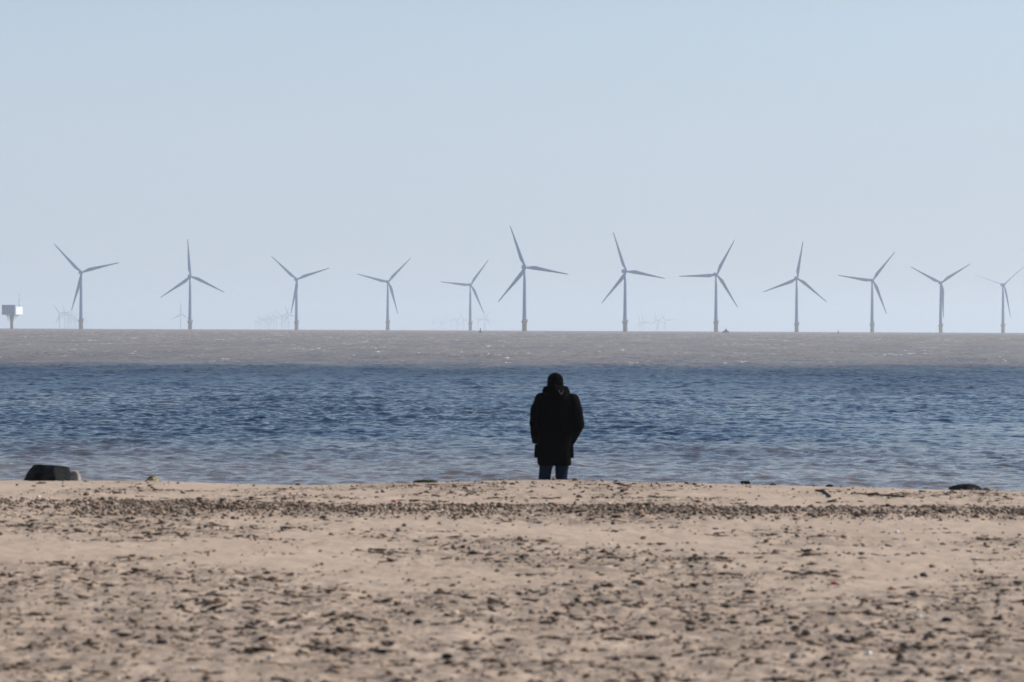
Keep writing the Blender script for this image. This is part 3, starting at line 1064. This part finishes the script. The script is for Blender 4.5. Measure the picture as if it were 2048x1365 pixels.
SHELLS = [(766, 1261, .016), (1837, 1237, .017), (1739, 1309, .014), (1920, 1346, .016), (1519, 1235, .012), (1437, 1276, .011), (1220, 1090, .016), (793, 1012, .014), (769, 1016, .013), (883, 1023, .015),
          (927, 1009, .018), (937, 992, .010), (1794, 1065, .018), (1952, 1121, .018), (166, 1129, .013), (540, 1315, .013), (385, 1342, .012), (1360, 1150, .014), (1994, 1226, .012), (1020, 1120, .011)]
sm = None
for i, (px, py, s) in enumerate(SHELLS):
    x, y, z = hit(px, py)
    o = obj("shell", shell_mesh(s), m_shell, None, True)
    o.location = (x, y, z + s * 0.25)
    o.rotation_euler = (random.uniform(-.5, .5), random.uniform(-.5, .5), random.uniform(0, 6))
    tag(o, "small white shell lying on the sand", "shell", "white shells scattered over the sand")
for px, py, s, m_, nm, lab in ((1668, 1169, 0.02, m_red, "plastic_scrap", "small red scrap of plastic on the right of the foreground sand"),
                               (1783, 1179, 0.018, m_orange, "plastic_scrap", "small orange scrap of plastic at the right, beyond the red one"),
                               (788, 1005, 0.022, m_red, "plastic_scrap", "small red scrap of plastic in the dark pebble band"),
                               (1281, 1027, 0.02, m_orange, "plastic_scrap", "small orange-brown scrap in the pebble band right of the person")):
    x, y, z = hit(px, py)
    o = obj(nm, rock_mesh(px, (s * 2.2, s * 1.5, s * 1.2), 3, 0.25, 3), m_, None, True)
    o.location = (x, y, z + s * 0.35)
    tag(o, lab, "plastic scrap")

# larger dark stones strewn about
m_brown = mat("brown_stone", (0.03, 0.024, 0.02), 0.9, 0.2, color2=(0.09, 0.07, 0.055), scale=3, bump=0.5, bump_scale=8)
PROTO = [rock_mesh(100 + k, (1.5, 1.0, 0.75), 2.3, 0.22, 3) for k in range(5)]
PM = []
for k, bm in enumerate(PROTO):
    me = bpy.data.meshes.new("stone")
    bm.to_mesh(me); bm.free()
    me.materials.append(m_wood if k == 0 else m_brown if k < 3 else m_rockp)
    me.polygons.foreach_set("use_smooth", [True] * len(me.polygons))
    PM.append(me)
xy = pick(lambda x, y: 0.1 + 0.9 * rough_mask(x, y), 110, 13.2, 28.0, 1.0)
for i, (x, y) in enumerate(xy):
    s = min(0.05, random.lognormvariate(math.log(0.026), 0.3))
    me = PM[random.choices(range(5), (3, 4, 4, 1, 1))[0]]
    o = bpy.data.objects.new("stone", me)
    COL.objects.link(o)
    o.scale = (s * random.uniform(1, 1.8), s, s * random.uniform(0.7, 1.1))
    o.location = (x, y, on_sand(x, y) + s * 0.15)
    o.rotation_euler = (random.uniform(-.3, .3), random.uniform(-.3, .3), random.uniform(0, 6.28))
    pale = me in PM[3:]
    tag(o, "pale fist-sized stone half sunk in the sand" if pale else "small dark stone half sunk in the sand", "stone", "pale stones strewn over the sand" if pale else "dark stones strewn over the sand")

# ------------------------------------------------------------------ person
PX, PY = at(1110, 900, 36.2).x, 36.2
pg = on_sand(PX, PY)
FEET = at(1110, 745.6, 36.2).z - 1.757
person = empty("person", (PX, PY, FEET))
tag(person, "person in a black hooded coat and beanie, hands in pockets, facing the sea", "person")
m_skin = mat("skin", (0.42, 0.27, 0.20), 0.55, 0.4, var=0.08, scale=20)
m_coat = mat("black_coat", (0.0012, 0.0012, 0.0016), 0.85, 0.03, var=0.2, scale=30, bump=0.25, bump_scale=120)
m_hat = mat("black_wool", (0.002, 0.002, 0.0025), 1.0, 0.04, var=0.2, scale=60, bump=0.5, bump_scale=200)
m_jean = mat("navy_denim", (0.004, 0.011, 0.026), 0.9, 0.1, var=0.2, scale=40, bump=0.3, bump_scale=200)
m_shoe = mat("dark_shoe", (0.012, 0.011, 0.010), 0.6, 0.4, var=0.2, scale=30)
m_hair = mat("grey_hair", (0.06, 0.057, 0.055), 0.7, 0.3, var=0.3, scale=80)
m_eye = mat("eye_white", (0.7, 0.7, 0.68), 0.2, 0.5, var=0.02)


def hand(bm, wrist, fwd, side, sgn):
    """Palm, four unequal fingers and a thumb, gently curled."""
    W, Fd, S = Vector(wrist), Vector(fwd).normalized(), Vector(side).normalized()
    U = Fd.cross(S).normalized()
    add_tube(bm, [W, W + Fd * 0.04, W + Fd * 0.095], [0.028, 0.040, 0.040], 10, 0.45)
    for k, (o_, ln) in enumerate(((-0.03, 0.068), (-0.01, 0.080), (0.01, 0.075), (0.03, 0.058))):
        b0 = W + Fd * 0.085 + S * o_
        k1 = b0 + Fd * ln * 0.5 + U * 0.006 * sgn
        k2 = k1 + Fd * ln * 0.3 + U * 0.018 * sgn
        k3 = k2 + Fd * ln * 0.16 + U * 0.020 * sgn
        add_tube(bm, [b0, k1, k2, k3], [0.0095, 0.0088, 0.008, 0.0062], 8)
    t0 = W + Fd * 0.03 - S * 0.03
    add_tube(bm, [t0, t0 + Fd * 0.03 - S * 0.022, t0 + Fd * 0.062 - S * 0.028 + U * 0.01 * sgn], [0.013, 0.011, 0.008], 8)


LS, RS = (-0.165, 0.0, 1.43), (0.195, 0.0, 1.43)
LE, REl = (-0.230, -0.035, 1.15), (0.270, -0.045, 1.13)
LW, RW = (-0.222, 0.075, 0.925), (0.185, 0.135, 0.915)
bm = bmesh.new()
# trunk, neck and head
add_loft(bm, [((0, 0, 0.80), 0.14, 0.10), ((0, 0.0, 0.90), 0.165, 0.115), ((0, 0, 1.05), 0.145, 0.105), ((0, 0, 1.25), 0.165, 0.115), ((0.01, 0, 1.38), 0.175, 0.105), ((0.01, 0, 1.44), 0.11, 0.08), ((0.005, 0.01, 1.49), 0.055, 0.058), ((0, 0.015, 1.56), 0.053, 0.056)], 24)
add_ball(bm, (0, 0.02, 1.655), (0.074, 0.092, 0.098), 3)
add_ball(bm, (0, 0.055, 1.60), (0.055, 0.058, 0.058), 3)
add_tube(bm, [(0, 0.108, 1.665), (0, 0.128, 1.628), (0, 0.112, 1.618)], [0.010, 0.016, 0.012], 8)
for s in (-1, 1):
    add_ball(bm, (s * 0.076, 0.012, 1.64), (0.008, 0.018, 0.030), 2)
add_ball(bm, (0, 0.112, 1.592), (0.024, 0.010, 0.006), 2)
add_ball(bm, (0, 0.110, 1.583), (0.021, 0.010, 0.006), 2)
# arms with hands
for sh, el, wr, sg in ((LS, LE, LW, 1), (RS, REl, RW, -1)):
    add_tube(bm, [sh, Vector(sh).lerp(Vector(el), .5), el, Vector(el).lerp(Vector(wr), .4), wr], [0.058, 0.05, 0.042, 0.040, 0.028], 12)
    add_ball(bm, sh, (0.065, 0.06, 0.065), 2)
hand(bm, LW, (0.22, 0.30, -0.85), (0.25, 0.9, 0.3), 1)
hand(bm, RW, (-0.3, 0.15, -0.85), (-0.25, 0.9, 0.1), -1)
# legs and feet
for s, hx, kx, ax in ((-1, -0.09, -0.122, -0.128), (1, 0.09, 0.080, 0.078)):
    add_tube(bm, [(hx, 0, 0.90), (hx * 1.05, 0, 0.72), (kx, 0.01, 0.48), (kx, -0.015, 0.32), (ax, -0.01, 0.09)], [0.095, 0.080, 0.055, 0.052, 0.036], 14)
    add_tube(bm, [(ax, -0.05, 0.045), (ax, 0.04, 0.045), (ax + s * 0.012, 0.14, 0.032), (ax + s * 0.015, 0.18, 0.028)], [0.034, 0.042, 0.040, 0.022], 10)
body = fused("body", bm, 0.0065, m_skin, person, 3)
for s in (-1, 1):
    bm = bmesh.new()
    add_ball(bm, (s * 0.030, 0.098, 1.655), (0.012, 0.012, 0.011), 3)
    obj("eye", bm, m_eye, person, True)
# hair under the beanie
bm = bmesh.new()
add_loft(bm, [((0.0, 0.000, 1.570), 0.055, 0.062), ((0.004, 0.0, 1.60), 0.080, 0.088), ((0.004, 0.005, 1.66), 0.083, 0.098), ((0, 0.01, 1.70), 0.080, 0.095)], 28)
obj("hair", bm, m_hair, person, True)


def wr(f, a):
    return lambda c: a * mnoise.fractal(Vector((c.x * f, c.y * f, c.z * f * 0.45)), 0.7, 2.0, 4)


# beanie
bm = bmesh.new()
prof = [(1.578, 0.094, 0.104), (1.586, 0.1, 0.112), (1.635, 0.101, 0.113), (1.642, 0.098, 0.110), (1.675, 0.097, 0.108), (1.708, 0.085, 0.095), (1.733, 0.064, 0.070), (1.750, 0.036, 0.039), (1.757, 0.008, 0.008)]
add_loft(bm, [((0.0, 0.012, z), a, b) for z, a, b in prof], 32)
hat = fused("beanie", bm, 0.006, m_hat, person, 2, wr(14, 0.003))
# coat: trunk, sleeves and skirt in one skin
bm = bmesh.new()
add_loft(bm, [((-0.003, 0, 0.632), 0.192, 0.135), ((-0.005, 0, 0.66), 0.203, 0.145), ((-0.012, 0, 0.74), 0.208, 0.150), ((-0.012, 0, 0.90), 0.208, 0.150), ((-0.005, 0, 1.04), 0.200, 0.145), ((0.01, -0.005, 1.20), 0.215, 0.150),
              ((0.018, -0.01, 1.33), 0.222, 0.145), ((0.024, -0.01, 1.415), 0.212, 0.130), ((0.024, -0.01, 1.47), 0.165, 0.115), ((0.015, -0.005, 1.51), 0.11, 0.10), ((0.01, 0, 1.53), 0.08, 0.09)], 32, 2.3)
for sh, el, w_, rs in ((LS, LE, LW, (0.086, 0.092, 0.080, 0.070, 0.055)), (RS, REl, RW, (0.090, 0.096, 0.084, 0.072, 0.058))):
    e = Vector(el)
    add_tube(bm, [Vector(sh), Vector(sh).lerp(e, .5) + Vector((math.copysign(0.012, el[0]), 0, 0)), e, e.lerp(Vector(w_), .5), Vector(w_)], rs, 16)
    add_ball(bm, sh, (0.09, 0.085, 0.08), 3)
    add_ball(bm, Vector(sh).lerp(e, .6), (0.092, 0.09, 0.15), 3)
    add_ball(bm, el, (rs[2] * 1.02, rs[2], 0.10), 3)
coat = fused("coat", bm, 0.009, m_coat, person, 3, wr(9, 0.011))
# hood lying on the shoulders
bm = bmesh.new()
add_ball(bm, (0.008, -0.045, 1.525), (0.150, 0.115, 0.078), 3)
add_tube(bm, [(-0.13, 0.05, 1.50), (-0.118, -0.05, 1.552), (0.0, -0.098, 1.572), (0.130, -0.05, 1.552), (0.145, 0.05, 1.50)], [0.036, 0.044, 0.044, 0.044, 0.036], 12)
add_ball(bm, (0.02, -0.09, 1.46), (0.12, 0.06, 0.06), 3)
hood = fused("hood", bm, 0.008, m_coat, person, 3, wr(12, 0.008))
bm = bmesh.new()
add_tube(bm, [(0.04, -0.158, 1.548), (0.055, -0.165, 1.52), (0.072, -0.158, 1.495), (0.085, -0.15, 1.515), (0.092, -0.142, 1.535)], [0.004] * 5, 8)
obj("hood_cord", bm, mat("grey_cord", (0.09, 0.085, 0.08), 0.8), hood, True)
# pockets and coat back vent
for s, x0 in ((-1, -0.212), (1, 0.190)):
    bm = bmesh.new()
    add_loft(bm, [((x0, 0.03, 0.725), 0.038, 0.085), ((x0, 0.03, 0.76), 0.040, 0.09), ((x0, 0.03, 0.87), 0.034, 0.085), ((x0, 0.03, 0.885), 0.028, 0.08)], 20, 3)
    obj("pocket", bm, m_coat, coat, True)
# cuffs
for w_, e in ((LW, LE), (RW, REl)):
    d = (Vector(w_) - Vector(e)).normalized()
    bm = bmesh.new()
    add_tube(bm, [Vector(w_) - d * 0.03, Vector(w_) + d * 0.012], [0.060, 0.058], 16)
    obj("cuff", bm, m_coat, coat, True)
# trousers
bm = bmesh.new()
add_loft(bm, [((0, 0, 0.76), 0.16, 0.12), ((0, 0, 0.95), 0.165, 0.12)], 24)
for s, hx, kx, ax in ((-1, -0.09, -0.124, -0.128), (1, 0.09, 0.078, 0.078)):
    add_tube(bm, [(hx, 0, 0.86), (hx * 1.05, 0, 0.72), (kx, 0.005, 0.50), (kx, -0.012, 0.33), (ax, -0.01, 0.06)], [0.105, 0.092, 0.074, 0.070, 0.064], 18)
obj_tr = fused("trousers", bm, 0.009, m_jean, person, 2, wr(13, 0.008))
for s, ax in ((-1, -0.128), (1, 0.078)):
    bm = bmesh.new()
    add_tube(bm, [(ax, -0.085, 0.05), (ax, 0.0, 0.055), (ax + s * 0.01, 0.10, 0.045), (ax + s * 0.015, 0.19, 0.035), (ax + s * 0.016, 0.215, 0.03)], [0.036, 0.05, 0.05, 0.042, 0.02], 14)
    add_tube(bm, [(ax, -0.03, 0.03), (ax, -0.03, 0.11)], [0.05, 0.048], 14)
    add_box(bm, (ax + s * 0.008, 0.065, 0.012), (0.095, 0.30, 0.024), 0, 0.01)
    fused("shoe", bm, 0.006, m_shoe, person, 2)
person["ground_gap"] = 0.0
del person["ground_gap"]
person.location.z = FEET
print("feet", FEET, "sand", pg)

# ------------------------------------------------------------------ haze
bm = bmesh.new()
HX, HY0, HY1, HZ0, HZ1 = 14500.0, -600.0, 14600.0, -34.0, 112.0
add_box(bm, (0, (HY0 + HY1) / 2, (HZ0 + HZ1) / 2), (HX * 2, HY1 - HY0, HZ1 - HZ0))
m_haze = bpy.data.materials.new("haze")
m_haze.use_nodes = True
n, l = m_haze.node_tree.nodes, m_haze.node_tree.links
n.remove(n["Principled BSDF"])
pv = n.new("ShaderNodeVolumePrincipled")
pv.inputs["Color"].default_value = (0.82, 0.91, 1.0, 1)
pv.inputs["Density"].default_value = 0.00014
pv.inputs["Anisotropy"].default_value = 0.2
l.new(pv.outputs[0], n["Material Output"].inputs["Volume"])
hz = obj("haze", bm, m_haze)
hz.display_type = 'WIRE'
tag(hz, "pale blue sea haze filling the air towards the horizon", "haze", kind="stuff")
